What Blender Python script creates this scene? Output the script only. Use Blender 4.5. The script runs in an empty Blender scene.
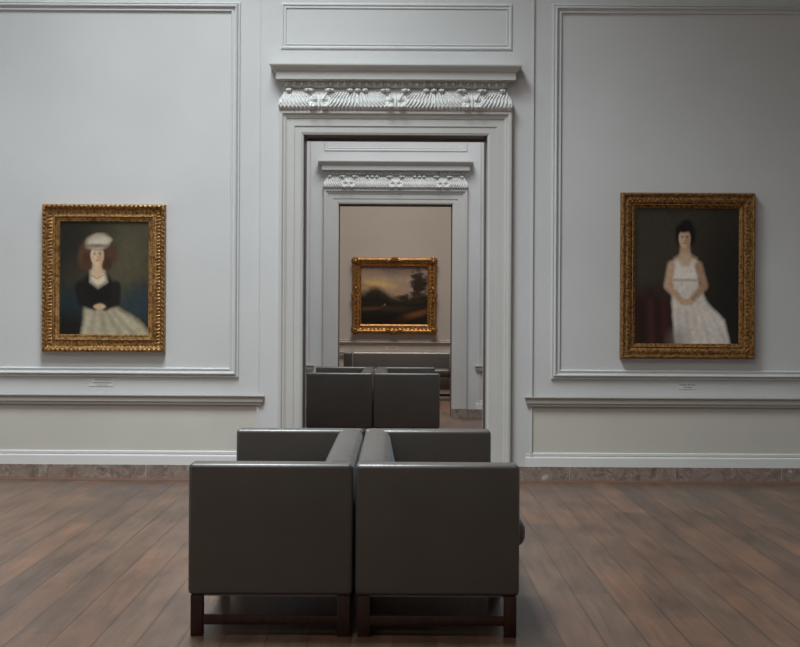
import bpy, bmesh, math, random
import numpy as np
from mathutils import Vector, Matrix
random.seed(7)
sc = bpy.context.scene
COL = sc.collection
PI = math.pi

# ------------------------------------------------------------------ materials
def new_mat(name):
    m = bpy.data.materials.new(name); m.use_nodes = True
    nt = m.node_tree; nt.nodes.clear()
    out = nt.nodes.new('ShaderNodeOutputMaterial'); b = nt.nodes.new('ShaderNodeBsdfPrincipled')
    nt.links.new(b.outputs[0], out.inputs[0])
    return m, nt, b

def nd(nt, t, **kw):
    n = nt.nodes.new(t)
    for k, v in kw.items(): setattr(n, k, v)
    return n

def math_n(nt, op, a, b=None, c=None):
    n = nd(nt, 'ShaderNodeMath', operation=op)
    for i, v in enumerate((a, b, c)):
        if v is None: continue
        if isinstance(v, (int, float)): n.inputs[i].default_value = v
        else: nt.links.new(v, n.inputs[i])
    return n.outputs[0]

def ramp(nt, fac, stops):
    r = nd(nt, 'ShaderNodeValToRGB'); e = r.color_ramp.elements
    while len(e) < len(stops): e.new(0.5)
    for el, (p, c) in zip(e, stops): el.position = p; el.color = (*c, 1)
    nt.links.new(fac, r.inputs[0]); return r.outputs[0]

def mixc(nt, fac, a, b, mode='MIX'):
    n = nd(nt, 'ShaderNodeMix', data_type='RGBA', blend_type=mode)
    for i, v in ((0, fac), (6, a), (7, b)):
        if isinstance(v, (int, float)): n.inputs[i].default_value = v
        elif isinstance(v, tuple): n.inputs[i].default_value = (*v, 1)
        else: nt.links.new(v, n.inputs[i])
    return n.outputs[2]

def paint(name, col, rough=0.5, var=0.05, scale=1.3, bump=0.02):
    m, nt, b = new_mat(name)
    tc = nd(nt, 'ShaderNodeTexCoord')
    n = nd(nt, 'ShaderNodeTexNoise'); n.inputs['Scale'].default_value = scale; n.inputs['Detail'].default_value = 5
    nt.links.new(tc.outputs['Object'], n.inputs['Vector'])
    lo = tuple(c * (1 - var) for c in col); hi = tuple(min(1, c * (1 + var)) for c in col)
    nt.links.new(ramp(nt, n.outputs[0], [(0.3, lo), (0.7, hi)]), b.inputs['Base Color'])
    b.inputs['Roughness'].default_value = rough
    n2 = nd(nt, 'ShaderNodeTexNoise'); n2.inputs['Scale'].default_value = 220
    nt.links.new(tc.outputs['Object'], n2.inputs['Vector'])
    bp = nd(nt, 'ShaderNodeBump'); bp.inputs['Strength'].default_value = bump; bp.inputs['Distance'].default_value = 0.01
    nt.links.new(n2.outputs[0], bp.inputs['Height']); nt.links.new(bp.outputs[0], b.inputs['Normal'])
    return m

def floor_mat():
    m, nt, b = new_mat('wood_planks')
    g = nd(nt, 'ShaderNodeNewGeometry'); s = nd(nt, 'ShaderNodeSeparateXYZ'); nt.links.new(g.outputs['Position'], s.inputs[0])
    W, L = 0.185, 2.3
    xs = math_n(nt, 'DIVIDE', s.outputs[0], W)
    row = math_n(nt, 'FLOOR', xs)
    wn = nd(nt, 'ShaderNodeTexWhiteNoise', noise_dimensions='1D'); nt.links.new(row, wn.inputs['W'])
    ys = math_n(nt, 'ADD', math_n(nt, 'DIVIDE', s.outputs[1], L), math_n(nt, 'MULTIPLY', wn.outputs[0], 7.3))
    seg = math_n(nt, 'FLOOR', ys)
    cb = nd(nt, 'ShaderNodeCombineXYZ'); nt.links.new(row, cb.inputs[0]); nt.links.new(seg, cb.inputs[1])
    w2 = nd(nt, 'ShaderNodeTexWhiteNoise', noise_dimensions='2D'); nt.links.new(cb.outputs[0], w2.inputs['Vector'])
    base = ramp(nt, w2.outputs[0], [(0.0, (0.092, 0.056, 0.039)), (0.3, (0.115, 0.064, 0.042)), (0.55, (0.138, 0.073, 0.046)),
                                    (0.8, (0.118, 0.072, 0.050)), (1.0, (0.180, 0.094, 0.054))])
    mp = nd(nt, 'ShaderNodeMapping'); mp.inputs['Scale'].default_value = (34, 1.6, 1)
    nt.links.new(g.outputs['Position'], mp.inputs[0])
    gr = nd(nt, 'ShaderNodeTexNoise'); gr.inputs['Scale'].default_value = 1; gr.inputs['Detail'].default_value = 6; gr.inputs['Distortion'].default_value = 0.6
    nt.links.new(mp.outputs[0], gr.inputs['Vector'])
    grc = ramp(nt, gr.outputs[0], [(0.3, (0.62, 0.62, 0.63)), (0.7, (1.2, 1.18, 1.15))])
    c1 = mixc(nt, 0.75, base, grc, 'MULTIPLY')
    wr = nd(nt, 'ShaderNodeTexNoise'); wr.inputs['Scale'].default_value = 0.9; wr.inputs['Detail'].default_value = 4
    nt.links.new(g.outputs['Position'], wr.inputs['Vector'])
    c2 = mixc(nt, math_n(nt, 'MULTIPLY', wr.outputs[0], 0.30), c1, (0.105, 0.080, 0.066))
    mp2 = nd(nt, 'ShaderNodeMapping'); mp2.inputs['Scale'].default_value = (5.5, 1.3, 1); nt.links.new(g.outputs['Position'], mp2.inputs[0])
    bl = nd(nt, 'ShaderNodeTexNoise'); bl.inputs['Scale'].default_value = 1.0; bl.inputs['Detail'].default_value = 5; bl.inputs['Roughness'].default_value = 0.6
    nt.links.new(mp2.outputs[0], bl.inputs['Vector'])
    c2 = mixc(nt, 0.85, c2, ramp(nt, bl.outputs[0], [(0.32, (0.60, 0.62, 0.64)), (0.5, (0.98, 0.97, 0.96)), (0.66, (1.35, 1.22, 1.06))]), 'MULTIPLY')
    # joints
    fx = math_n(nt, 'FRACT', xs); fy = math_n(nt, 'FRACT', ys)
    dx = math_n(nt, 'MULTIPLY', math_n(nt, 'MINIMUM', fx, math_n(nt, 'SUBTRACT', 1.0, fx)), W)
    dy = math_n(nt, 'MULTIPLY', math_n(nt, 'MINIMUM', fy, math_n(nt, 'SUBTRACT', 1.0, fy)), L)
    jx = math_n(nt, 'SUBTRACT', 1.0, math_n(nt, 'SMOOTH_MIN', math_n(nt, 'DIVIDE', dx, 0.010), 1.0, 0.2))
    jy = math_n(nt, 'SUBTRACT', 1.0, math_n(nt, 'SMOOTH_MIN', math_n(nt, 'DIVIDE', dy, 0.006), 1.0, 0.2))
    jn = math_n(nt, 'MAXIMUM', math_n(nt, 'MAXIMUM', jx, jy), 0.0)
    j = math_n(nt, 'MULTIPLY', jn, math_n(nt, 'MULTIPLY', wr.outputs[0], 1.7))
    c3 = mixc(nt, math_n(nt, 'MULTIPLY', j, 0.6), c2, (0.018, 0.012, 0.009))
    nt.links.new(c3, b.inputs['Base Color'])
    r = math_n(nt, 'ADD', math_n(nt, 'MULTIPLY', wr.outputs[0], 0.2), 0.26)
    nt.links.new(r, b.inputs['Roughness'])
    bp = nd(nt, 'ShaderNodeBump'); bp.inputs['Strength'].default_value = 0.12; bp.inputs['Distance'].default_value = 0.004
    hh = math_n(nt, 'SUBTRACT', gr.outputs[0], j)
    nt.links.new(hh, bp.inputs['Height']); nt.links.new(bp.outputs[0], b.inputs['Normal'])
    return m

def marble_mat():
    m, nt, b = new_mat('brown_marble')
    g = nd(nt, 'ShaderNodeNewGeometry'); s = nd(nt, 'ShaderNodeSeparateXYZ'); nt.links.new(g.outputs['Position'], s.inputs[0])
    t = math_n(nt, 'DIVIDE', math_n(nt, 'ADD', s.outputs[0], 0.32), 0.92)
    idx = math_n(nt, 'FLOOR', t)
    wn = nd(nt, 'ShaderNodeTexWhiteNoise', noise_dimensions='1D'); nt.links.new(idx, wn.inputs['W'])
    off = nd(nt, 'ShaderNodeCombineXYZ'); nt.links.new(math_n(nt, 'MULTIPLY', wn.outputs[0], 40), off.inputs[2])
    va = nd(nt, 'ShaderNodeVectorMath', operation='ADD'); nt.links.new(g.outputs['Position'], va.inputs[0]); nt.links.new(off.outputs[0], va.inputs[1])
    n1 = nd(nt, 'ShaderNodeTexNoise'); n1.inputs['Scale'].default_value = 9; n1.inputs['Detail'].default_value = 9; n1.inputs['Distortion'].default_value = 1.6
    nt.links.new(va.outputs[0], n1.inputs['Vector'])
    base = ramp(nt, n1.outputs[0], [(0.25, (0.12, 0.088, 0.072)), (0.45, (0.22, 0.165, 0.137)), (0.6, (0.28, 0.225, 0.195)), (0.72, (0.17, 0.125, 0.105))])
    v = nd(nt, 'ShaderNodeTexVoronoi', feature='DISTANCE_TO_EDGE'); v.inputs['Scale'].default_value = 5
    vb = nd(nt, 'ShaderNodeVectorMath', operation='MULTIPLY_ADD'); nt.links.new(n1.outputs['Color'], vb.inputs[0]); vb.inputs[1].default_value = (0.25, 0.25, 0.25); nt.links.new(va.outputs[0], vb.inputs[2])
    nt.links.new(vb.outputs[0], v.inputs['Vector'])
    vein = math_n(nt, 'LESS_THAN', v.outputs[0], 0.018)
    c = mixc(nt, math_n(nt, 'MULTIPLY', vein, 0.55), base, (0.42, 0.38, 0.34))
    n2 = nd(nt, 'ShaderNodeTexNoise'); n2.inputs['Scale'].default_value = 6.5; n2.inputs['Detail'].default_value = 2
    nt.links.new(va.outputs[0], n2.inputs['Vector'])
    patch = math_n(nt, 'GREATER_THAN', n2.outputs[0], 0.73)
    c = mixc(nt, math_n(nt, 'MULTIPLY', patch, 0.8), c, (0.5, 0.48, 0.44))
    j = math_n(nt, 'LESS_THAN', math_n(nt, 'FRACT', t), 0.006)
    c = mixc(nt, math_n(nt, 'MULTIPLY', j, 0.8), c, (0.42, 0.39, 0.36))
    nt.links.new(c, b.inputs['Base Color']); b.inputs['Roughness'].default_value = 0.3
    return m

def leather_mat():
    m, nt, b = new_mat('charcoal_leather')
    tc = nd(nt, 'ShaderNodeTexCoord')
    v = nd(nt, 'ShaderNodeTexVoronoi'); v.inputs['Scale'].default_value = 260
    n = nd(nt, 'ShaderNodeTexNoise'); n.inputs['Scale'].default_value = 5; n.inputs['Detail'].default_value = 4
    nt.links.new(tc.outputs['Object'], v.inputs['Vector']); nt.links.new(tc.outputs['Object'], n.inputs['Vector'])
    nt.links.new(ramp(nt, n.outputs[0], [(0.3, LEATHER_LO), (0.7, LEATHER_HI)]), b.inputs['Base Color'])
    nt.links.new(ramp(nt, n.outputs[0], [(0.3, (0.36,) * 3), (0.7, (0.41,) * 3)]), b.inputs['Roughness']); b.inputs['Specular IOR Level'].default_value = 0.8
    b.inputs['Sheen Weight'].default_value = 0.07; b.inputs['Sheen Roughness'].default_value = 0.35; b.inputs['Sheen Tint'].default_value = (0.85, 0.92, 1.0, 1)
    bp = nd(nt, 'ShaderNodeBump'); bp.inputs['Strength'].default_value = 0.02; bp.inputs['Distance'].default_value = 0.002
    nt.links.new(v.outputs['Distance'], bp.inputs['Height'])
    bp2 = nd(nt, 'ShaderNodeBump'); bp2.inputs['Strength'].default_value = 0.06; bp2.inputs['Distance'].default_value = 0.02
    nt.links.new(n.outputs[0], bp2.inputs['Height']); nt.links.new(bp.outputs[0], bp2.inputs['Normal'])
    nt.links.new(bp2.outputs[0], b.inputs['Normal'])
    return m

def wood_mat(name, lo, hi, rough=0.35):
    m, nt, b = new_mat(name)
    tc = nd(nt, 'ShaderNodeTexCoord'); mp = nd(nt, 'ShaderNodeMapping'); mp.inputs['Scale'].default_value = (30, 30, 4)
    nt.links.new(tc.outputs['Object'], mp.inputs[0])
    n = nd(nt, 'ShaderNodeTexNoise'); n.inputs['Scale'].default_value = 1.5; n.inputs['Detail'].default_value = 6
    nt.links.new(mp.outputs[0], n.inputs['Vector'])
    nt.links.new(ramp(nt, n.outputs[0], [(0.3, lo), (0.7, hi)]), b.inputs['Base Color'])
    b.inputs['Roughness'].default_value = rough
    return m

def gold_mat(name, lo, hi, metal=0.55, rough=0.42):
    m, nt, b = new_mat(name)
    tc = nd(nt, 'ShaderNodeTexCoord')
    n = nd(nt, 'ShaderNodeTexNoise'); n.inputs['Scale'].default_value = 42; n.inputs['Detail'].default_value = 7
    nt.links.new(tc.outputs['Object'], n.inputs['Vector'])
    nt.links.new(ramp(nt, n.outputs[0], [(0.36, lo), (0.62, hi)]), b.inputs['Base Color'])
    b.inputs['Metallic'].default_value = metal; b.inputs['Roughness'].default_value = rough
    bp = nd(nt, 'ShaderNodeBump'); bp.inputs['Strength'].default_value = 0.5; bp.inputs['Distance'].default_value = 0.006
    nt.links.new(n.outputs[0], bp.inputs['Height']); nt.links.new(bp.outputs[0], b.inputs['Normal'])
    return m

def canvas_mat(name):
    m, nt, b = new_mat(name)
    a = nd(nt, 'ShaderNodeAttribute', attribute_name='pigment')
    tc = nd(nt, 'ShaderNodeTexCoord'); n = nd(nt, 'ShaderNodeTexNoise'); n.inputs['Scale'].default_value = 30; n.inputs['Detail'].default_value = 6
    nt.links.new(tc.outputs['Object'], n.inputs['Vector'])
    nt.links.new(mixc(nt, 0.8, a.outputs['Color'], ramp(nt, n.outputs[0], [(0.3, (0.85,) * 3), (0.7, (1.12,) * 3)]), 'MULTIPLY'), b.inputs['Base Color'])
    b.inputs['Roughness'].default_value = 0.5; b.inputs['Specular IOR Level'].default_value = 0.25
    return m

def emit_mat(name, col, s):
    m = bpy.data.materials.new(name); m.use_nodes = True; nt = m.node_tree; nt.nodes.clear()
    o = nt.nodes.new('ShaderNodeOutputMaterial'); e = nt.nodes.new('ShaderNodeEmission')
    e.inputs[0].default_value = (*col, 1); e.inputs[1].default_value = s; nt.links.new(e.outputs[0], o.inputs[0]); return m

LEATHER_LO, LEATHER_HI = (0.058, 0.051, 0.045), (0.070, 0.061, 0.053)
M = dict(
    wall=paint('wall_paint', (0.57, 0.575, 0.575), 0.55, 0.04),
    wall_warm=paint('far_gallery_wall_paint', (0.50, 0.465, 0.435), 0.6, 0.03),
    dado=paint('dado_paint', (0.56, 0.545, 0.49), 0.6, 0.05),
    trim=paint('door_surround_paint', (0.52, 0.515, 0.495), 0.45, 0.04),
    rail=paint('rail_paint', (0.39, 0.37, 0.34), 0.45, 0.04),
    cap=paint('skirting_paint', (0.70, 0.705, 0.70), 0.4, 0.03),
    leaf=paint('acanthus_paint', (0.60, 0.60, 0.59), 0.5, 0.04),
    ceil=paint('ceiling_paint', (0.6, 0.6, 0.6), 0.7, 0.02),
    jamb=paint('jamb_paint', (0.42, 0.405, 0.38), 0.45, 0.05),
    floor=floor_mat(), marble=marble_mat(), leather=leather_mat(),
    mahogany=wood_mat('dark_mahogany', (0.017, 0.006, 0.004), (0.034, 0.010, 0.006), 0.32),
    wood_and_shade=wood_mat('door_wood_and_shade', (0.05, 0.034, 0.025), (0.085, 0.06, 0.045), 0.45),  # door wood, also the painted shade of the soffit
    gold=gold_mat('antique_gilt', (0.16, 0.075, 0.022), (0.46, 0.26, 0.09)),
    gold_dark=gold_mat('worn_dark_gilt', (0.10, 0.045, 0.013), (0.36, 0.185, 0.055)),
    gold_warm=gold_mat('orange_gilt', (0.12, 0.05, 0.014), (0.50, 0.26, 0.075)),
    canvas=canvas_mat('oil_on_canvas'), back=paint('stretcher_wood', (0.12, 0.09, 0.06), 0.7),
    card=paint('label_card', (0.60, 0.60, 0.59), 0.6, 0.01), card_warm=paint('label_card_beige', (0.62, 0.55, 0.48), 0.6, 0.01),
    ink=paint('grey_print', (0.24, 0.24, 0.24), 0.7, 0.02),
    glass=emit_mat('lit_laylight_glass', (0.9, 0.95, 1.0), 1.0),
    metal=paint('laylight_metal', (0.35, 0.35, 0.36), 0.4),
)

# ------------------------------------------------------------------ mesh helpers
class MB:
    def __init__(s): s.bm = bmesh.new()
    def box(s, x0, x1, y0, y1, z0, z1):
        v = [s.bm.verts.new(p) for p in ((x0,y0,z0),(x1,y0,z0),(x1,y1,z0),(x0,y1,z0),(x0,y0,z1),(x1,y0,z1),(x1,y1,z1),(x0,y1,z1))]
        for f in ((0,3,2,1),(4,5,6,7),(0,1,5,4),(1,2,6,5),(2,3,7,6),(3,0,4,7)): s.bm.faces.new([v[i] for i in f])
        return s
    def loft(s, rings, closed=False, cap=False):
        """rings: list of point lists; joins each ring to the next. closed: each ring wraps round."""
        R = [[s.bm.verts.new(p) for p in r] for r in rings]
        for a, b in zip(R, R[1:]):
            n = len(a)
            for i in range(n if closed else n - 1):
                k = (i + 1) % n
                s.bm.faces.new((a[i], a[k], b[k], b[i]))
        if cap:
            for e in (0, -1):
                try: s.bm.faces.new([r[e] for r in R])
                except ValueError: pass
        return s
    def ell(s, c, r, rot=None, seg=8, rings=6):
        m = Matrix.Translation(c) @ (rot.to_4x4() if rot else Matrix.Identity(4)) @ Matrix.Diagonal((*r, 1))
        bmesh.ops.create_uvsphere(s.bm, u_segments=seg, v_segments=rings, radius=1, matrix=m)
        return s
    def build(s, name, mat, parent=None, smooth=False, bevel=0, seg=3, angle=35):
        if bevel:
            bmesh.ops.bevel(s.bm, geom=list(s.bm.edges), offset=bevel, segments=seg, profile=0.5, affect='EDGES', clamp_overlap=True)
        bmesh.ops.recalc_face_normals(s.bm, faces=s.bm.faces)
        me = bpy.data.meshes.new(name); s.bm.to_mesh(me); s.bm.free()
        me.materials.append(mat)
        if smooth:
            for p in me.polygons: p.use_smooth = True
            me.set_sharp_from_angle(angle=math.radians(angle))
        o = bpy.data.objects.new(name, me); COL.objects.link(o)
        if parent: o.parent = parent
        return o

def struct(o): o['kind'] = 'structure'; return o
def tag(o, label, cat, group=None):
    o['label'] = label; o['category'] = cat
    if group: o['group'] = group
    return o
def empty(name, loc, rz=0):
    o = bpy.data.objects.new(name, None); COL.objects.link(o); o.location = loc; o.rotation_euler = (0, 0, rz); o.empty_display_size = 0.2
    return o
def copy_tree(o, parent=None):
    c = o.copy(); COL.objects.link(c); c.parent = parent
    for ch in list(o.children): copy_tree(ch, c)
    return c

# ------------------------------------------------------------------ the building
Y1, TH = 11.74, 0.43          # first cross wall, its thickness
Y2 = 18.97                    # second cross wall
Y3 = 25.95                    # end wall
YB, XS, ZC = -4.0, 4.75, 7.8  # back wall, side walls, ceiling
DW, DH = 0.8045, 3.022       # door half width, height
BAY = 1.185
RAIL0, RAIL1 = 0.636, 0.725

struct(MB().box(-XS, XS, YB, Y3, -0.12, 0).build('floor', M['floor']))
struct(MB().box(-XS - .2, -XS, YB, Y3, 0, ZC).build('wall_left', M['wall']))
struct(MB().box(XS, XS + .2, YB, Y3, 0, ZC).build('wall_right', M['wall']))
struct(MB().box(-XS, XS, YB - .2, YB, 0, ZC).build('wall_back', M['wall']))

def cross_wall(name, y, mat):
    w = MB()
    w.box(-XS, -DW, y, y + TH, 0, ZC); w.box(DW, XS, y, y + TH, 0, ZC); w.box(-DW, DW, y, y + TH, DH, ZC)
    # bay around the door, slightly proud, with a bead along its edge
    for s in (-1, 1):
        a, b = sorted((s * (DW + .03), s * BAY)); w.box(a, b, y - .014, y, 0, ZC)
        w.box(*sorted((s * (BAY - .004), s * (BAY + .013))), y - .02, y, 0, ZC)
    w.box(-DW - .03, DW + .03, y - .014, y, DH + .03, ZC)
    return struct(w.build(name, mat))

wall_a = cross_wall('wall_middle', Y1, M['wall'])
wall_b = cross_wall('wall_far', Y2, M['wall'])
wall_c = struct(MB().box(-XS, XS, Y3, Y3 + .2, 0, ZC).build('wall_end', M['wall_warm']))

def frame_rings(x0, x1, z0, z1, y, prof):
    return [[(x0 + o, y - h, z0 + o), (x1 - o, y - h, z0 + o), (x1 - o, y - h, z1 - o), (x0 + o, y - h, z1 - o)] for o, h in prof]

PANEL = [(0, 0), (.0, .016), (.006, .022), (.014, .022), (.018, .014), (.024, .030), (.032, .038), (.040, .036), (.044, .016), (.060, .012), (.064, .018),
         (.074, .020), (.080, .012), (.082, 0)]
PANEL_B = [(0, 0), (0, .008), (.008, .012), (.018, .012), (.026, .004), (.034, .004), (.038, .009), (.044, .009), (.048, 0)]
tn = [0]
def trim(b, mat, **k):
    tn[0] += 1
    return struct(b.build('trim_%d' % tn[0], mat, **k))

def panel(x0, x1, z0, z1, y, prof=PANEL, mat='wall'):
    b = MB(); b.loft(frame_rings(x0, x1, z0, z1, y, prof), closed=True); return trim(b, M[mat])

RAILP = [(0, .632), (.016, .632), (.018, .637), (.030, .640), (.036, .644), (.036, .664), (.040, .667), (.046, .668), (.046, .700), (.050, .706), (.057, .712), (.060, .716), (.060, .723), (.056, RAIL1), (0, RAIL1)]
CAPP = [(0, .237), (.010, .237), (.016, .232), (.016, .212), (.010, .206), (.012, .2035), (.022, .198), (.024, .190), (.024, .115), (0, .115)]
MARB = [(0, .117), (.028, .117), (.030, .115), (.030, 0), (0, 0)]
def run(prof, xa, xb, y, sign):
    """moulding along a cross wall from the side wall xa to a mitred return at xb (sign: which way the return faces)"""
    b = MB()
    rings = [[(xa, y - d, z), (xb + sign * d, y - d, z), (xb + sign * d, y, z)] for d, z in prof]
    return b.loft(rings, cap=True)

for y, wall in ((Y1, wall_a), (Y2, wall_b)):
    for s, side in ((-1, 'left'), (1, 'right')):
        a, b = sorted((s * 1.359, s * 3.751))
        panel(a, b, .8785, 4.142, y)
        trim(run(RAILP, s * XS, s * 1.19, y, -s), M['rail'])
        c = run(CAPP, s * XS, s * 1.165, y, -s).build('baseboard_' + side, M['cap']); struct(c)
        mbl = run(MARB, s * XS, s * 1.0, y, -s).build('marble_base', M['marble'], c)
        d = MB(); d.box(*sorted((s * XS, s * 1.172)), y - .004, y, .23, RAIL0); d.build('dado', M['dado'], wall)
    panel(-1.005, 1.005, 3.737, 4.138, y - .014, PANEL_B)
panel(-2.2, 2.2, .8785, 4.142, Y3, mat='wall_warm')
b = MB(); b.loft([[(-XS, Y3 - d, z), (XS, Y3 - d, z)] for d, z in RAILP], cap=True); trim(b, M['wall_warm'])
b = MB(); b.loft([[(-XS, Y3 - d, z), (XS, Y3 - d, z)] for d, z in CAPP], cap=True); bb = struct(b.build('baseboard_end', M['cap']))
b = MB(); b.loft([[(-XS, Y3 - d, z), (XS, Y3 - d, z)] for d, z in MARB], cap=True); b.build('marble_base', M['marble'], bb)
BORDER = wood_mat('border_plank', (0.13, 0.062, 0.04), (0.2, 0.10, 0.062), 0.35)
# the plank laid across the floor at the foot of each wall
for y in (Y1, Y2):
    for s in (-1, 1):
        trim(MB().box(*sorted((s * XS, s * 1.0)), y - .20, y - .03, 0, .002), BORDER)

# --- door surround
CASE = [(0, .0), (0, .086), (.010, .092), (.026, .092), (.036, .080), (.036, .070), (.050, .070), (.062, .060), (.066, .060), (.066, .050), (.132, .050), (.132, .040),
        (.188, .040), (.194, .036), (.2045, .032), (.2045, -.02)]
CASE = [(o, h * .80 if h > 0 else h) for o, h in CASE]
CO, CT = 1.009, 3.199
W0 = .919
def ret_rings(prof, y, w0=W0):
    return [[(-(w0 + d), y, z), (-(w0 + d), y - d, z), (w0 + d, y - d, z), (w0 + d, y, z)] for d, z in prof]

def acanthus():
    """carved frieze: leaf fans between pairs of scrolls, over a swelling profile"""
    NX, NZ = 760, 56
    z0, z1 = CT, 3.404
    v = np.linspace(0, 1, NZ)
    dbase = np.interp(v, (0, .1, .28, .45, .62, .8, 1), (.072, .076, .076, .066, .048, .029, .012))
    t = np.linspace(-1, 1, NX)
    T, V = np.meshgrid(t, v)
    half = W0 + .016 + np.interp(V, v, dbase)
    X = T * half
    P = .662
    loc = (X + P / 2) % P - P / 2                     # distance from the scroll axis
    leafx = P / 2 - np.abs(loc)                       # distance from the fan axis
    ph = leafx / (1 - .50 * V ** 1.3) / .036 + .35 * np.sin(V * 2.2)
    rib = np.abs(np.sin(ph * PI)) ** .8
    env = np.clip(V / .16, 0, 1) * np.clip((1.0 - V) / .22, 0, 1)
    edge = np.clip((np.abs(loc) - .075) / .03, 0, 1)
    h = .021 * rib * env * edge * (.55 + .45 * np.clip(1.2 - V, 0, 1)) + .006 * env
    fine = .003 * np.sin((V * 3 + ph) * 2 * PI) * env * edge
    h += fine
    # scalloped lower edge
    h += .012 * np.abs(np.sin(X / .036 * PI)) * np.exp(-((V - .10) / .09) ** 2)
    def boss(dx, vv, rx, rv, a, base):
        return a * np.sqrt(np.clip(1 - ((base - dx) / rx) ** 2 - ((V - vv) / rv) ** 2, 0, 1))
    for sx in (-1, 1):
        h += boss(sx * .052, .17, .040, .16, .034, loc)
        h -= boss(sx * .050, .22, .018, .07, .012, loc)
        h += boss(sx * .044, .50, .036, .15, .018, loc)
        h += .020 * np.exp(-((sx * loc - .018 - .085 * V ** 2) / .011) ** 2) * np.clip((V - .25) / .2, 0, 1) * np.clip((.95 - V) / .1, 0, 1)
        h += boss(sx * .072, .88, .030, .10, .050, loc)
        h += boss(sx * .112, .88, .024, .09, .044, loc)
    h += boss(0, .35, .012, .36, .020, loc)
    fan = (X % P) - P / 2
    for q in (-.066, 0, .066):
        h += boss(q, .88, .031, .10, .050, fan)
    for q in (-.2, .2):
        pass
    D = np.interp(V, v, dbase) + h
    Y = -D
    Z = z0 + V * (z1 - z0)
    verts = np.stack([X, Y, Z], -1).reshape(-1, 3).tolist()
    n0 = len(verts)
    faces = [(j * NX + i, j * NX + i + 1, (j + 1) * NX + i + 1, (j + 1) * NX + i) for j in range(NZ - 1) for i in range(NX - 1)]
    # end returns with ribs
    NR = 26
    for side in (-1, 1):
        base = len(verts)
        for j in range(NZ):
            e = j * NX + (0 if side < 0 else NX - 1)
            p = verts[e]
            for k in range(NR):
                f = k / (NR - 1)
                r = .008 * abs(math.sin(f * PI * 3.5)) * math.sin(PI * v[j]) * math.sin(PI * f)
                verts.append([p[0] + side * r, p[1] * (1 - f) - 0.0 * f, p[2]])
        faces += [(base + j * NR + k, base + j * NR + k + 1, base + (j + 1) * NR + k + 1, base + (j + 1) * NR + k) for j in range(NZ - 1) for k in range(NR - 1)]
    me = bpy.data.meshes.new('acanthus_frieze'); me.from_pydata(verts, [], faces); me.materials.append(M['leaf'])
    bm = bmesh.new(); bm.from_mesh(me); bmesh.ops.remove_doubles(bm, verts=bm.verts, dist=1e-5); bmesh.ops.recalc_face_normals(bm, faces=bm.faces); bm.to_mesh(me); bm.free()
    for p in me.polygons: p.use_smooth = True
    return me

def door_surround(name):
    """built round the origin: wall face at y=0, room at -y"""
    b = MB()
    b.loft([[(-(CO - o), -h, 0), (-(CO - o), -h, CT - o), (CO - o, -h, CT - o), (CO - o, -h, 0)] for o, h in CASE], cap=False)
    root = struct(b.build(name, M['trim']))
    # same architrave on the far side of the wall
    b = MB(); b.loft([[(-(CO - o), TH + h, 0), (-(CO - o), TH + h, CT - o), (CO - o, TH + h, CT - o), (CO - o, TH + h, 0)] for o, h in CASE])
    b.build('rear_casing', M['trim'], root)
    j = MB(); e = .006
    j.box(-DW, -DW + e, -.02, TH + .02, 0, DH); j.box(DW - e, DW, -.02, TH + .02, 0, DH); j.box(-DW, DW, -.02, TH + .02, DH - e, DH)
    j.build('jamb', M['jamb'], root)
    q = MB()
    for s in (-1, 1): q.box(*sorted((s * (DW - .004), s * (CO + .012))), -.080, 0, 0, .124)
    q.build('plinth', M['marble'], root)
    p = MB(); g = .010  # pocket-door edges on the jambs; the soffit band paints shade in dark brown
    p.box(-DW + e, -DW + g, .10, TH - .14, 0, DH - e); p.box(DW - g, DW - e, .10, TH - .14, 0, DH - e); p.box(-DW + g, DW - g, .05, TH - .05, DH - g, DH - e)
    p.build('pocket_and_shade_strip', M['wood_and_shade'], root)
    me = acanthus() if 'acanthus_frieze' not in bpy.data.meshes else bpy.data.meshes['acanthus_frieze']
    fr = bpy.data.objects.new('frieze', me); COL.objects.link(fr); fr.parent = root
    c = MB()
    prof = [(0, 3.385), (.040, 3.388), (.046, 3.396), (.050, 3.402), (.052, 3.432), (.066, 3.438), (.070, 3.445), (.112, 3.447), (.116, 3.450), (.116, 3.512),
            (.121, 3.517), (.127, 3.519), (.133, 3.524), (.140, 3.534), (.152, 3.546), (.163, 3.553), (.166, 3.560), (.169, 3.563), (.169, 3.574), (0, 3.580)]
    c.loft(ret_rings([(p, q + .012) for p, q in prof], 0)); c.build('cornice', M['trim'], root)
    d = MB(); n = 31; wd = W0 + .050
    for i in range(n):
        x = -wd + .03 + (2 * wd - .06) * i / (n - 1)
        d.ell((x, -.060, 3.429), (.019, .017, .020), seg=10, rings=6)
        if i < n - 1:
            xx = x + (2 * wd - .06) / (n - 1) / 2
            d.box(xx - .004, xx + .004, -.068, -.048, 3.414, 3.448)
    d.build('egg_and_dart', M['trim'], root, smooth=True)
    return root
d1 = door_surround('door_1'); d1.location = (-.004, Y1, 0)
d2 = door_surround('door_2'); d2.location = (0, Y2, 0)

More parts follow.
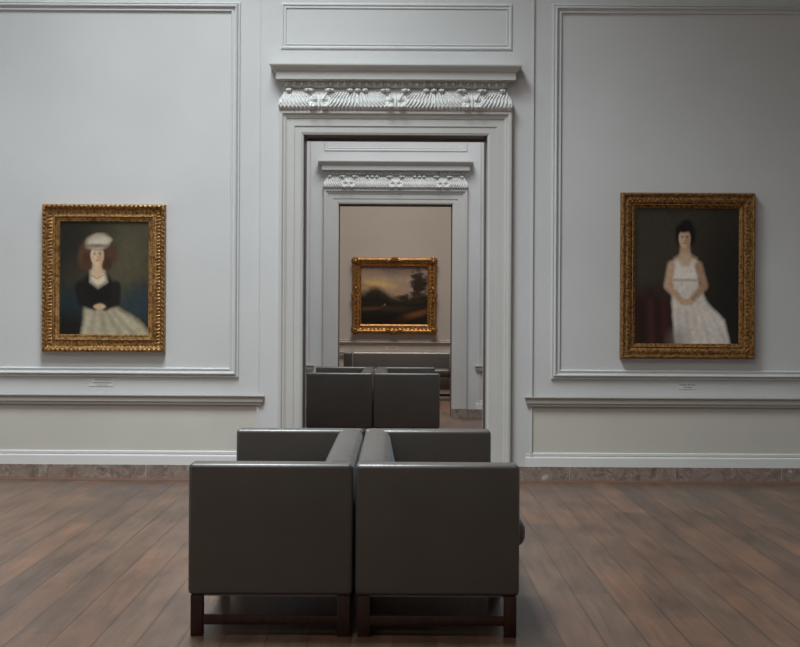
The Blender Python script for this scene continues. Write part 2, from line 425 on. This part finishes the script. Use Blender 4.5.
# --- ceiling with a laylight over each gallery, plus one added as fill
LAYS = [(-1.5, 8.2, 1.1, 1.5), (-2.2, 1.5, 1.6, 1.8), (0.0, 15.6, 1.2, 1.6), (0.0, 22.6, 1.2, 1.6)]  # second entry, over the camera, is added only for fill light
ce = MB()
ycuts = sorted([YB, Y3] + [l[1] - l[3] for l in LAYS] + [l[1] + l[3] for l in LAYS])
for k in range(0, len(ycuts) - 1):
    ya, yb = ycuts[k], ycuts[k + 1]
    lay = [l for l in LAYS if abs(l[1] - (ya + yb) / 2) < .01]
    if lay:
        l = lay[0]; ce.box(-XS, l[0] - l[2], ya, yb, ZC, ZC + .2); ce.box(l[0] + l[2], XS, ya, yb, ZC, ZC + .2)
    else: ce.box(-XS, XS, ya, yb, ZC, ZC + .2)
struct(ce.build('ceiling', M['ceil']))
for i, (cx, cy, hx, hy) in enumerate(LAYS):
    f = MB()
    for k in range(4):
        x = cx - hx + 2 * hx * k / 3; f.box(x - .03, x + .03, cy - hy, cy + hy, ZC + .05, ZC + .12)
    for k in range(5):
        y = cy - hy + 2 * hy * k / 4; f.box(cx - hx, cx + hx, y - .03, y + .03, ZC + .05, ZC + .12)
    w = struct(f.build('window_and_fill_%d' % (i + 1), M['metal']))  # the one over the camera is added to hold the fill
    MB().box(cx - hx, cx + hx, cy - hy, cy + hy, ZC + .12, ZC + .14).build('pane', M['glass'], w)

# ------------------------------------------------------------------ sofas
SL = 1.94; SD = .727; ARM = .14; ATOP = .763; UND = .182
def soft_box(b, x0, x1, y0, y1, z0, z1): return b.box(x0, x1, y0, y1, z0, z1)

def make_sofa(bulge, bulge2, bar=False):
    """faces +x, stands on z=0, centred on the origin"""
    r = empty('leather_sofa', (0, 0, 0))
    hx, hy = SD / 2, SL / 2
    for s in (-1, 1):
        a = MB(); ya, yb = sorted((s * hy, s * (hy - ARM)))
        a.box(-hx, hx, ya, yb, UND, ATOP)
        a.build('arm', M['leather'], r, smooth=True, bevel=.020, seg=6, angle=70)
    # back: sloping cushion face, rounded top
    y0, y1 = -hy + ARM, hy - ARM
    prof = [(-hx, UND + .01), (-hx, ATOP - .03), (-hx + .008, ATOP - .012), (-hx + .028, ATOP - .001)]
    prof += [(-hx + .097 + .05 * math.sin(t), ATOP - .05 + .049 * math.cos(t)) for t in (0, .35, .7, 1.05, 1.4)]
    prof += [(-hx + .163, .64), (-hx + .187, .54), (-hx + .20, .44), (-hx + .20, UND + .01)]
    b = MB(); b.loft([[(x, y, z) for x, z in prof] for y in (y0 - .002, 0, y1 + .002)], closed=True)
    b.build('backrest', M['leather'], r, smooth=True, angle=50)
    for k, bl in ((0, bulge), (1, bulge2)):
        c = MB(); ya = y0 + k * (y1 - y0) / 2 + .003; yb = ya + (y1 - y0) / 2 - .006
        c.box(-hx + .185, hx - .02 + bl, ya, yb, .37, .502)
        c.build('seat_cushion', M['leather'], r, smooth=True, bevel=.05, seg=6, angle=70)
    b = MB(); b.box(-hx + .02, hx - .012, y0 - .004, y1 + .004, UND, .385); b.build('seat_base', M['leather'], r, smooth=True, bevel=.01, seg=2)
    b = MB(); b.box(-hx + .02, hx - .02, -hy + .02, hy - .02, UND - .006, UND + .004); b.build('dust_cover', M['ink'], r)
    w = .054; i0 = .012
    for y in (-hy + .004, -w / 2, hy - .004 - w):
        for x in (-hx + i0, hx - i0 - w):
            l = MB(); l.box(x, x + w, y, y + w, 0, UND); l.build('leg', M['mahogany'], r, smooth=True, bevel=.003, seg=2)
    if bar:
        s_ = MB(); s_.box(-.016, .016, -hy + .03, hy - .03, .052, .091); s_.build('stretcher', M['mahogany'], r, smooth=True, bevel=.003, seg=2)
    for y in (-hy + .008, hy - .008 - .03):
        s_ = MB(); s_.box(-hx + i0 + w - .002, hx - i0 - w + .002, y, y + .03, .050, .093); s_.build('stretcher', M['mahogany'], r, smooth=True, bevel=.003, seg=2)
    return r

G1, G2 = 'front pair of back-to-back sofas', 'doorway pair of back-to-back sofas'
A = make_sofa(.062, .02); A.location = (.193, 6.925, 0)
tag(A, "big charcoal leather sofa at the front, on the white-gowned portrait's side of the pair", 'sofa', G1)
B = make_sofa(.012, .012); B.location = (-.546, 6.925, 0); B.rotation_euler = (0, 0, PI)
tag(B, "big charcoal leather sofa at the front, on the pale-headwear portrait's side of the pair", 'sofa', G1)
C_ = make_sofa(.022, .022); C_.scale.z = 1.035; C_.location = (.133, 15.75, 0)
tag(C_, 'dark leather sofa through the nearer doorway, on the bare-floor side of its pair', 'sofa', G2)
D_ = copy_tree(C_); D_.location = (-.608, 15.75, 0); D_.rotation_euler = (0, 0, PI)
tag(D_, 'dark leather sofa through the nearer doorway, touching the left door jamb, half of a pair', 'sofa', G2)
E_ = make_sofa(.012, .012, True); E_.scale.z = 1.05; E_.location = (.112, 22.98, 0); E_.rotation_euler = (0, 0, -PI / 2)
tag(E_, 'long dark sofa facing us in the farthest gallery, below the gilt-framed landscape', 'sofa')

# ------------------------------------------------------------------ paintings
def srgb(c):
    c = np.asarray(c, float) / 255
    return np.where(c <= .04045, c / 12.92, ((c + .055) / 1.055) ** 2.4)
class Paint:
    """a small painter's canvas in colour values, u right 0..1, v down 0..1"""
    def __init__(s, w, h, bg):
        s.h, s.w = h, w
        s.v, s.u = np.meshgrid(np.linspace(0, 1, h), np.linspace(0, 1, w), indexing='ij')
        s.asp = None; s.c = np.ones((h, w, 3)) * srgb(bg)
        rs = np.random.RandomState(3); s.n = s.noise(rs)
    def noise(s, rs):
        out = np.zeros((s.h, s.w))
        for k, a in ((4, .5), (9, .3), (20, .2)):
            g = rs.rand(k + 2, k + 2); y = s.v * k; x = s.u * k
            yi = y.astype(int); xi = x.astype(int); fy = y - yi; fx = x - xi
            fy = fy * fy * (3 - 2 * fy); fx = fx * fx * (3 - 2 * fx)
            out += a * ((g[yi, xi] * (1 - fx) + g[yi, xi + 1] * fx) * (1 - fy) + (g[yi + 1, xi] * (1 - fx) + g[yi + 1, xi + 1] * fx) * fy)
        return out
    def blend(s, a, col): a = np.clip(a, 0, 1)[..., None]; s.c = s.c * (1 - a) + srgb(col) * a
    def ell(s, cx, cy, rx, ry, col, soft=.15, rot=0, a=1.0, wob=0):
        du, dv = s.u - cx, s.v - cy
        c, n = math.cos(rot), math.sin(rot)
        x = (du * c + dv * n) / rx; y = (-du * n + dv * c) / ry
        r = np.sqrt(x * x + y * y) + wob * (s.n - .5)
        s.blend(a * np.clip((1 - r) / soft + .5, 0, 1), col)
    def line(s, pts, w, col, soft=.008, a=1.0):
        """thick polyline; pts (u, v, half width factor)"""
        d = np.full((s.h, s.w), 9.)
        for p, q in zip(pts, pts[1:]):
            ax, ay = p[0], p[1]; bx, by = q[0], q[1]
            L = (bx - ax) ** 2 + (by - ay) ** 2 + 1e-9
            t = np.clip(((s.u - ax) * (bx - ax) + (s.v - ay) * (by - ay)) / L, 0, 1)
            ww = w * (p[2] + (q[2] - p[2]) * t)
            d = np.minimum(d, np.hypot(s.u - ax - t * (bx - ax), s.v - ay - t * (by - ay)) - ww)
        s.blend(a * np.clip(.5 - d / soft, 0, 1), col)
    def poly(s, pts, col, soft=.012, a=1.0, wob=0):
        ins = np.zeros((s.h, s.w), bool); d = np.full((s.h, s.w), 9.)
        n = len(pts)
        for i in range(n):
            (ax, ay), (bx, by) = pts[i], pts[(i + 1) % n]
            cond = ((ay > s.v) != (by > s.v)) & (s.u < (bx - ax) * (s.v - ay) / (by - ay + 1e-12) + ax)
            ins ^= cond
            L = (bx - ax) ** 2 + (by - ay) ** 2 + 1e-9
            t = np.clip(((s.u - ax) * (bx - ax) + (s.v - ay) * (by - ay)) / L, 0, 1)
            d = np.minimum(d, np.hypot(s.u - ax - t * (bx - ax), s.v - ay - t * (by - ay)))
        sd = np.where(ins, -d, d) + wob * (s.n - .5)
        s.blend(a * np.clip(.5 - sd / soft, 0, 1), col)
    def grain(s, k): s.c *= (1 + k * (s.n - .5))[..., None]

def face(p, cx, cy, w, h, skin, shade, hair, lip):
    """plain generic face: brows, eyes, nose, mouth"""
    p.ell(cx, cy, w, h, skin, .22)
    p.ell(cx + w * .55, cy + h * .15, w * .45, h * .75, shade, .9, a=.5)
    for s in (-1, 1):
        p.ell(cx + s * w * .42, cy - h * .10, w * .17, h * .055, (60, 45, 38), .7, a=.9)
        p.line([(cx + s * w * .2, cy - h * .26, 1), (cx + s * w * .62, cy - h * .24, .6)], w * .05, hair, .006, .7)
    p.ell(cx + w * .08, cy + h * .2, w * .14, h * .07, shade, .8, a=.7)
    p.ell(cx, cy + h * .48, w * .24, h * .06, lip, .6, a=.9)

def portrait_dark():
    p = Paint(150, 196, (40, 37, 29))
    p.ell(.74, .30, .48, .40, (84, 77, 58), 1.4, a=.85)
    p.ell(.10, .10, .4, .3, (28, 26, 21), 1.2, a=.8)
    p.ell(.10, .76, .34, .18, (30, 41, 46), .8, a=.9, wob=.5)
    p.ell(.92, .72, .26, .15, (38, 52, 58), .9, a=.9, wob=.5)
    p.ell(.08, .98, .30, .16, (20, 17, 14), .8, a=.9)
    p.ell(.42, .285, .155, .150, (70, 48, 33), .6, wob=1.2); p.ell(.56, .30, .07, .09, (80, 55, 38), .9, wob=1.2); p.ell(.28, .31, .06, .09, (84, 58, 40), .9, wob=1.2)
    p.ell(.33, .36, .07, .07, (74, 48, 31), .6, wob=.9); p.ell(.52, .37, .06, .06, (66, 43, 28), .6, wob=.9)
    p.poly([(.30, .47), (.42, .42), (.55, .47), (.66, .60), (.66, .76), (.26, .76), (.18, .62)], (20, 18, 17), .045, wob=.03)
    p.poly([(.345, .44), (.42, .42), (.50, .44), (.53, .53), (.43, .58), (.345, .53)], (200, 184, 160), .05)
    p.line([(.42, .34, 1), (.42, .44, 1.25)], .046, (192, 162, 132), .03)
    face(p, .42, .300, .074, .090, (206, 176, 146), (158, 120, 92), (70, 46, 30), (158, 84, 70))
    p.ell(.42, .222, .085, .028, (66, 44, 29), .7, wob=.6)
    p.ell(.425, .182, .120, .062, (176, 162, 142), .5, rot=-.12, wob=.8)
    p.ell(.46, .175, .10, .03, (200, 188, 168), .8, rot=-.1, wob=.5)
    p.ell(.41, .215, .12, .016, (112, 96, 80), .9, a=.8)
    p.line([(.355, .475, 1), (.42, .505, 1), (.485, .475, 1)], .005, (150, 118, 64), .008, .8)
    p.poly([(.28, .75), (.60, .75), (.84, .84), (1.0, .97), (1.02, 1.05), (.22, 1.05)], (168, 158, 132), .06, wob=.08)
    for i in range(9):
        x = .26 + .088 * i
        p.line([(.36 + .035 * i, .79, .5), (x, 1.03, 1.6)], .014, (126, 115, 92) if i % 2 else (188, 178, 154), .05, .45)
    p.line([(.23, .58, 1.2), (.25, .69, 1.1), (.39, .745, .8)], .048, (23, 21, 20), .03)
    p.line([(.63, .58, 1.2), (.63, .69, 1.1), (.51, .75, .8)], .048, (27, 25, 23), .03)
    p.ell(.45, .75, .065, .024, (196, 164, 132), .5)
    p.grain(.45)
    return p
def portrait_white():
    p = Paint(150, 196, (43, 38, 32))
    p.ell(.40, .12, .8, .35, (60, 54, 44), 1.3, a=.8)
    p.ell(.15, .45, .5, .30, (66, 58, 48), 1.3, a=.5)
    p.ell(.98, .60, .35, .6, (28, 25, 22), 1.1, a=.7)
    p.ell(.14, .84, .24, .26, (50, 27, 24), .5, a=.95, wob=.6)
    for x, c in ((.06, (30, 19, 15)), (.15, (78, 40, 37)), (.22, (40, 22, 20)), (.28, (70, 36, 34))):
        p.line([(x, .68, .7), (x + .02, 1.05, 1.3)], .022, c, .05, .7)
    p.ell(.485, .205, .092, .095, (20, 17, 16), .35, wob=.3)
    p.line([(.48, .25, 1), (.48, .35, 1.35)], .040, (190, 158, 128), .03)
    p.poly([(.38, .37), (.45, .34), (.51, .34), (.59, .37), (.63, .46), (.60, .56), (.36, .56), (.33, .46)], (202, 172, 144), .04)
    face(p, .475, .226, .056, .070, (206, 174, 146), (152, 116, 92), (28, 22, 20), (160, 84, 76))
    p.ell(.47, .158, .066, .022, (20, 17, 16), .8, wob=.6); p.ell(.50, .12, .04, .03, (24, 20, 18), .6, wob=.6)
    p.poly([(.36, .40), (.41, .38), (.44, .43), (.52, .43), (.55, .38), (.60, .40), (.60, .54), (.36, .54)], (226, 216, 205), .035)
    p.poly([(.365, .53), (.595, .53), (.70, .70), (.86, .82), (.93, 1.1), (.40, 1.1), (.36, .72)], (222, 212, 201), .035, wob=.04)
    p.line([(.365, .53, 1), (.595, .53, 1)], .008, (150, 136, 128), .016, .7)
    p.ell(.70, .82, .14, .06, (236, 228, 218), 1.0, rot=.5, a=.7)
    for i, (a, b_) in enumerate([(.40, .44), (.45, .54), (.50, .64), (.54, .74), (.57, .82), (.59, .90)]):
        p.line([(a, .57, .4), ((a + b_) / 2, .78, 1.0), (b_, 1.03, 1.6)], .013, (166, 156, 148) if i % 2 else (184, 174, 164), .05, .45)
    p.ell(.42, .98, .10, .10, (120, 112, 106), 1.0, a=.5)
    p.line([(.35, .43, 1.1), (.315, .57, 1), (.45, .68, .7)], .034, (196, 162, 132), .03)
    p.line([(.61, .43, 1.1), (.665, .57, 1), (.54, .68, .7)], .034, (172, 138, 112), .03)
    p.ell(.495, .69, .058, .024, (198, 164, 134), .5)
    p.grain(.22)
    return p
def landscape():
    p = Paint(150, 130, (164, 145, 136))
    p.ell(.28, .30, .5, .2, (180, 150, 106), 1.3, a=.8)
    p.ell(.45, .20, .3, .09, (192, 172, 150), 1.2, a=.7, wob=1.2)
    p.ell(.62, .06, .6, .10, (140, 122, 116), 1.2, a=.7, wob=1.2)
    p.ell(.30, .31, .22, .05, (230, 194, 130), 1.2, a=.8, rot=.2, wob=.6)
    p.ell(.75, .36, .3, .12, (172, 152, 142), 1.2, a=.6)
    p.poly([(-.1, .52), (.05, .46), (.14, .40), (.22, .37), (.30, .39), (.42, .47), (.58, .53), (.8, .50), (1.1, .5), (1.1, 1.1), (-.1, 1.1)], (66, 56, 46), .10, wob=.10)
    p.poly([(-.1, .52), (.1, .47), (.3, .47), (.5, .56), (.8, .56), (1.1, .58), (1.1, 1.1), (-.1, 1.1)], (36, 32, 27), .16, wob=.16)
    p.ell(.15, .72, .2, .03, (100, 72, 46), 1.2, a=.7, rot=-.06, wob=1)
    p.ell(.80, .83, .24, .05, (134, 88, 52), 1.2, a=.75, rot=-.35, wob=1)
    p.ell(.55, .72, .22, .05, (66, 54, 42), 1.2, a=.6, wob=1)
    p.ell(.60, .56, .12, .03, (84, 74, 62), 1.2, a=.6, wob=1)
    p.ell(.35, .92, .45, .09, (18, 16, 14), 1.0, a=.8, wob=.6)
    rs = random.Random(5)
    for i in range(130):
        y = rs.gauss(.34, .14); x = .87 + rs.gauss(0, .055 + .05 * max(0, y - .1))
        p.ell(x, y, .022 + .018 * rs.random(), .016 + .014 * rs.random(), rs.choice([(48, 40, 32), (60, 50, 38), (36, 31, 26)]), .9, a=.6, wob=1)
    p.line([(.80, .62, 1), (.79, .40, .7), (.82, .20, .4)], .010, (44, 35, 28), .016, .8)
    p.line([(.72, .56, 1), (.71, .44, .8)], .010, (150, 118, 92), .016, .6)
    for i in range(22):
        p.ell(.64 + rs.gauss(0, .06), .53 + rs.gauss(0, .03), .026, .018, (50, 43, 35), .9, a=.7, wob=1)
    p.ell(.36, .655, .010, .018, (150, 140, 128), .8, a=.8); p.ell(.33, .67, .012, .014, (110, 96, 84), .8, a=.7)
    p.grain(.4)
    return p

def canvas_obj(p, w, h, parent, y):
    n, m_ = p.w, p.h
    verts = [(-w / 2 + w * i / (n - 1), y, h / 2 - h * j / (m_ - 1)) for j in range(m_) for i in range(n)]
    faces = [(j * n + i, (j + 1) * n + i, (j + 1) * n + i + 1, j * n + i + 1) for j in range(m_ - 1) for i in range(n - 1)]
    k = len(verts)
    verts += [(-w / 2, y + .018, h / 2), (w / 2, y + .018, h / 2), (w / 2, y + .018, -h / 2), (-w / 2, y + .018, -h / 2)]
    faces += [(k, k + 1, k + 2, k + 3)]
    me = bpy.data.meshes.new('canvas'); me.from_pydata(verts, [], faces)
    at = me.color_attributes.new('pigment', 'FLOAT_COLOR', 'POINT')
    cols = np.concatenate([np.concatenate([np.clip(p.c, 0, 1), np.ones((m_, n, 1))], -1).reshape(-1, 4), np.ones((4, 4)) * .1])
    at.data.foreach_set('color', cols.astype(np.float32).ravel())
    me.materials.append(M['canvas'])
    o = bpy.data.objects.new('canvas', me); COL.objects.link(o); o.parent = parent
    return o

def along(w, h, o, step):
    """points round a rectangle inset by o from w x h: (x, z, tangent angle)"""
    x, z = w / 2 - o, h / 2 - o; out = []
    for (ax, az), (bx, bz) in (((-x, -z), (x, -z)), ((x, -z), (x, z)), ((x, z), (-x, z)), ((-x, z), (-x, -z))):
        L = math.hypot(bx - ax, bz - az); n = max(2, round(L / step)); a = math.atan2(bz - az, bx - ax)
        for i in range(n): t = (i + .5) / n; out.append((ax + (bx - ax) * t, az + (bz - az) * t, a))
    return out
def rotY(a): return Matrix.Rotation(-a, 3, 'Y')

def picture(name, w, h, prof, mat, loc, art, fw):
    r = empty(name, loc)
    b = MB(); b.loft(frame_rings(-w / 2, w / 2, -h / 2, h / 2, 0, [(0, 0)] + prof), closed=True)
    f = b.build('frame', M[mat], r, smooth=True, angle=28)
    canvas_obj(art, w - 2 * fw + .01, h - 2 * fw + .01, r, -.020)
    return r, f

# portrait by the left-hand panel: rope edge, leaf cove, bright flat
p1 = [(0, .050), (.006, .064), (.018, .070), (.030, .064), (.036, .052), (.050, .040), (.075, .036), (.094, .042), (.100, .052), (.108, .054), (.112, .046),
      (.116, .036), (.134, .032), (.138, .036), (.146, .034), (.152, .018)]
P1, f1 = picture('portrait_picture', 1.068, 1.28, p1, 'gold', (-2.53, Y1, 1.735), portrait_dark(), .150)
tag(P1, 'gilt rope-edged portrait of a seated woman in pale headwear and dark bodice', 'painting')
o_ = MB()
for x, z, a in along(1.068, 1.28, .018, .040): o_.ell((x, -.070, z), (.021, .011, .009), rotY(a + .65), seg=8, rings=5)
o_.build('rope_moulding', M['gold'], f1, smooth=True)
o_ = MB()
for x, z, a in along(1.068, 1.28, .062, .030): o_.ell((x, -.038, z), (.008, .010, .026), rotY(a + .25), seg=6, rings=5)
for x, z, a in along(1.068, 1.28, .104, .022): o_.ell((x, -.054, z), (.008, .005, .005), rotY(a), seg=6, rings=4)
o_.build('leaf_moulding', M['gold'], f1, smooth=True)

# portrait by the right-hand panel: darker, broad ornamented cove
p2 = [(0, .055), (.005, .074), (.016, .080), (.026, .076), (.030, .064), (.040, .060), (.060, .062), (.085, .050), (.096, .040), (.100, .046), (.108, .046),
      (.112, .036), (.124, .030), (.134, .018)]
P2, f2 = picture('portrait_picture', 1.163, 1.44, p2, 'gold_dark', (2.537, Y1, 1.782), portrait_white(), .130)
tag(P2, 'dark gilt portrait of a black-haired woman in a white gown', 'painting')
o_ = MB()
for k, (x, z, a) in enumerate(along(1.163, 1.44, .062, .034)):
    o_.ell((x, -.062, z), (.016, .009, .016), rotY(a), seg=8, rings=5)
    dx, dz = math.cos(a), math.sin(a)
    for s in (-1, 1): o_.ell((x + .017 * dx - s * .014 * dz, -.060, z + .017 * dz + s * .014 * dx), (.012, .006, .005), rotY(a + s * .7), seg=6, rings=4)
o_.build('flower_moulding', M['gold_dark'], f2, smooth=True)
o_ = MB()
for x, z, a in along(1.163, 1.44, .104, .018): o_.ell((x, -.046, z), (.007, .005, .005), rotY(a), seg=6, rings=4)
o_.build('bead_moulding', M['gold_dark'], f2, smooth=True)

# landscape in the far gallery: carved frame with corner and centre shells
p3 = [(0, .050), (.010, .085), (.030, .100), (.050, .098), (.070, .080), (.095, .060), (.125, .055), (.145, .062), (.150, .058), (.155, .040), (.166, .034), (.176, .020)]
LW, LH = 1.66, 1.49
P3, f3 = picture('landscape_picture', LW - .04, LH - .04, p3, 'gold_warm', (-.015, Y3, 1.81), landscape(), .170)
tag(P3, 'ornate gilt-framed landscape with a hill and trees, hung in the farthest gallery', 'painting')
for sx in (-1, 1):
    for sz in (-1, 1):
        o_ = MB(); cx, cz = sx * (LW / 2 - .085), sz * (LH / 2 - .085)
        for k in range(7):
            a = math.atan2(sz, sx) + (k - 3) * .42
            o_.ell((cx + .042 * math.cos(a), -.098, cz + .042 * math.sin(a)), (.055, .022, .018), rotY(a), seg=8, rings=5)
        o_.ell((cx, -.105, cz), (.04, .025, .04))
        o_.build('shell_ornament', M['gold_warm'], f3, smooth=True)
for (cx, cz, a0) in ((0, LH / 2 - .08, PI / 2), (0, -LH / 2 + .08, -PI / 2), (LW / 2 - .08, 0, 0), (-LW / 2 + .08, 0, PI)):
    o_ = MB()
    for k in range(5):
        a = a0 + (k - 2) * .55
        o_.ell((cx + .045 * math.cos(a), -.1, cz + .045 * math.sin(a)), (.05, .022, .018), rotY(a), seg=8, rings=5)
    for s in (-1, 1):
        tx, tz = -math.sin(a0), math.cos(a0)
        o_.ell((cx + s * .11 * tx, -.098, cz + s * .11 * tz), (.06, .018, .02), rotY(a0 + PI / 2 + s * .3), seg=8, rings=5)
    o_.build('shell_ornament', M['gold_warm'], f3, smooth=True)
o_ = MB()
for k, (x, z, a) in enumerate(along(LW - .04, LH - .04, .085, .075)):
    o_.ell((x, -.072, z), (.038, .014, .014), rotY(a + (.6 if k % 2 else -.6)), seg=8, rings=5)
o_.build('scroll_moulding', M['gold_warm'], f3, smooth=True)

# ------------------------------------------------------------------ label cards
def label_card(loc, w, h, mat, lines, label):
    r = empty('picture_label', loc)
    MB().box(-w / 2, w / 2, -.004, 0, -h / 2, h / 2).build('card', M[mat], r)
    t = MB()
    for (x0, x1, z, k) in lines:
        x = x0; rr = random.Random(int(z * 1000) + 77)
        while x < x1:
            l = min(x1 - x, .006 + .018 * rr.random())
            t.box(x, x + l, -.0046, -.004, z - k, z + k); x += l + .004
    t.build('printed_lines', M['ink'], r)
    return tag(r, label, 'label')
label_card((-2.555, Y1, .829), .205, .068, 'card', [(-.055, .085, .020, .0045), (-.07, .092, -.004, .0055), (-.04, .06, -.024, .003), (-.095, -.085, 0.01, .004)],
           'small pale label card on the wall under the portrait with pale headwear')
label_card((2.546, Y1, .822), .140, .050, 'card', [(-.068, .068, .012, .006), (-.03, .045, -.010, .0045)],
           'small pale label card on the wall under the white-gowned portrait')
label_card((-.055, Y3, .80), .25, .08, 'card_warm', [(-.09, .09, .015, .004), (-.08, .05, -.01, .004)],
           'small beige label card under the landscape in the farthest gallery')

# ------------------------------------------------------------------ light
def area(name, loc, sx, sy, power, col, rot=(0, 0, 0)):
    l = bpy.data.lights.new(name, 'AREA'); l.shape = 'RECTANGLE'; l.size = sx; l.size_y = sy; l.energy = power; l.color = col
    o = bpy.data.objects.new(name, l); COL.objects.link(o); o.location = loc; o.rotation_euler = rot; return o
LAMPS = ((430, (0.89, 0.965, 1.0), 108), (235, (1.0, 0.93, 0.84), 180), (345, (0.97, 0.985, 1.0), 150), (235, (1.0, 0.89, 0.78), 106))  # second lamp is an added warm fill, the first is the key
for (cx, cy, hx, hy), (power, col, spread) in zip(LAYS, LAMPS):
    area('laylight_and_fill', (cx, cy, ZC + .03), 2 * hx - .1, 2 * hy - .1, power, col).data.spread = math.radians(spread)
w = bpy.data.worlds.new('World'); sc.world = w; w.use_nodes = True
w.node_tree.nodes['Background'].inputs[0].default_value = (.8, .85, .9, 1); w.node_tree.nodes['Background'].inputs[1].default_value = .15

# ------------------------------------------------------------------ camera
F = 1348.0
cd = bpy.data.cameras.new('Camera'); cam = bpy.data.objects.new('Camera', cd); COL.objects.link(cam)
cam.location = (0, 0, 1.42); cam.rotation_euler = (PI / 2, -.0055, 0)
cd.sensor_fit = 'HORIZONTAL'; cd.sensor_width = 36; cd.lens = 36 * F / 800
cd.shift_x = 5 / 800; cd.shift_y = -7.5 / 800
sc.camera = cam
sc.view_settings.view_transform = 'Standard'; sc.view_settings.look = 'None'
sc.view_settings.gamma = 1; sc.view_settings.use_curve_mapping = False
sc.view_settings.exposure = -0.25
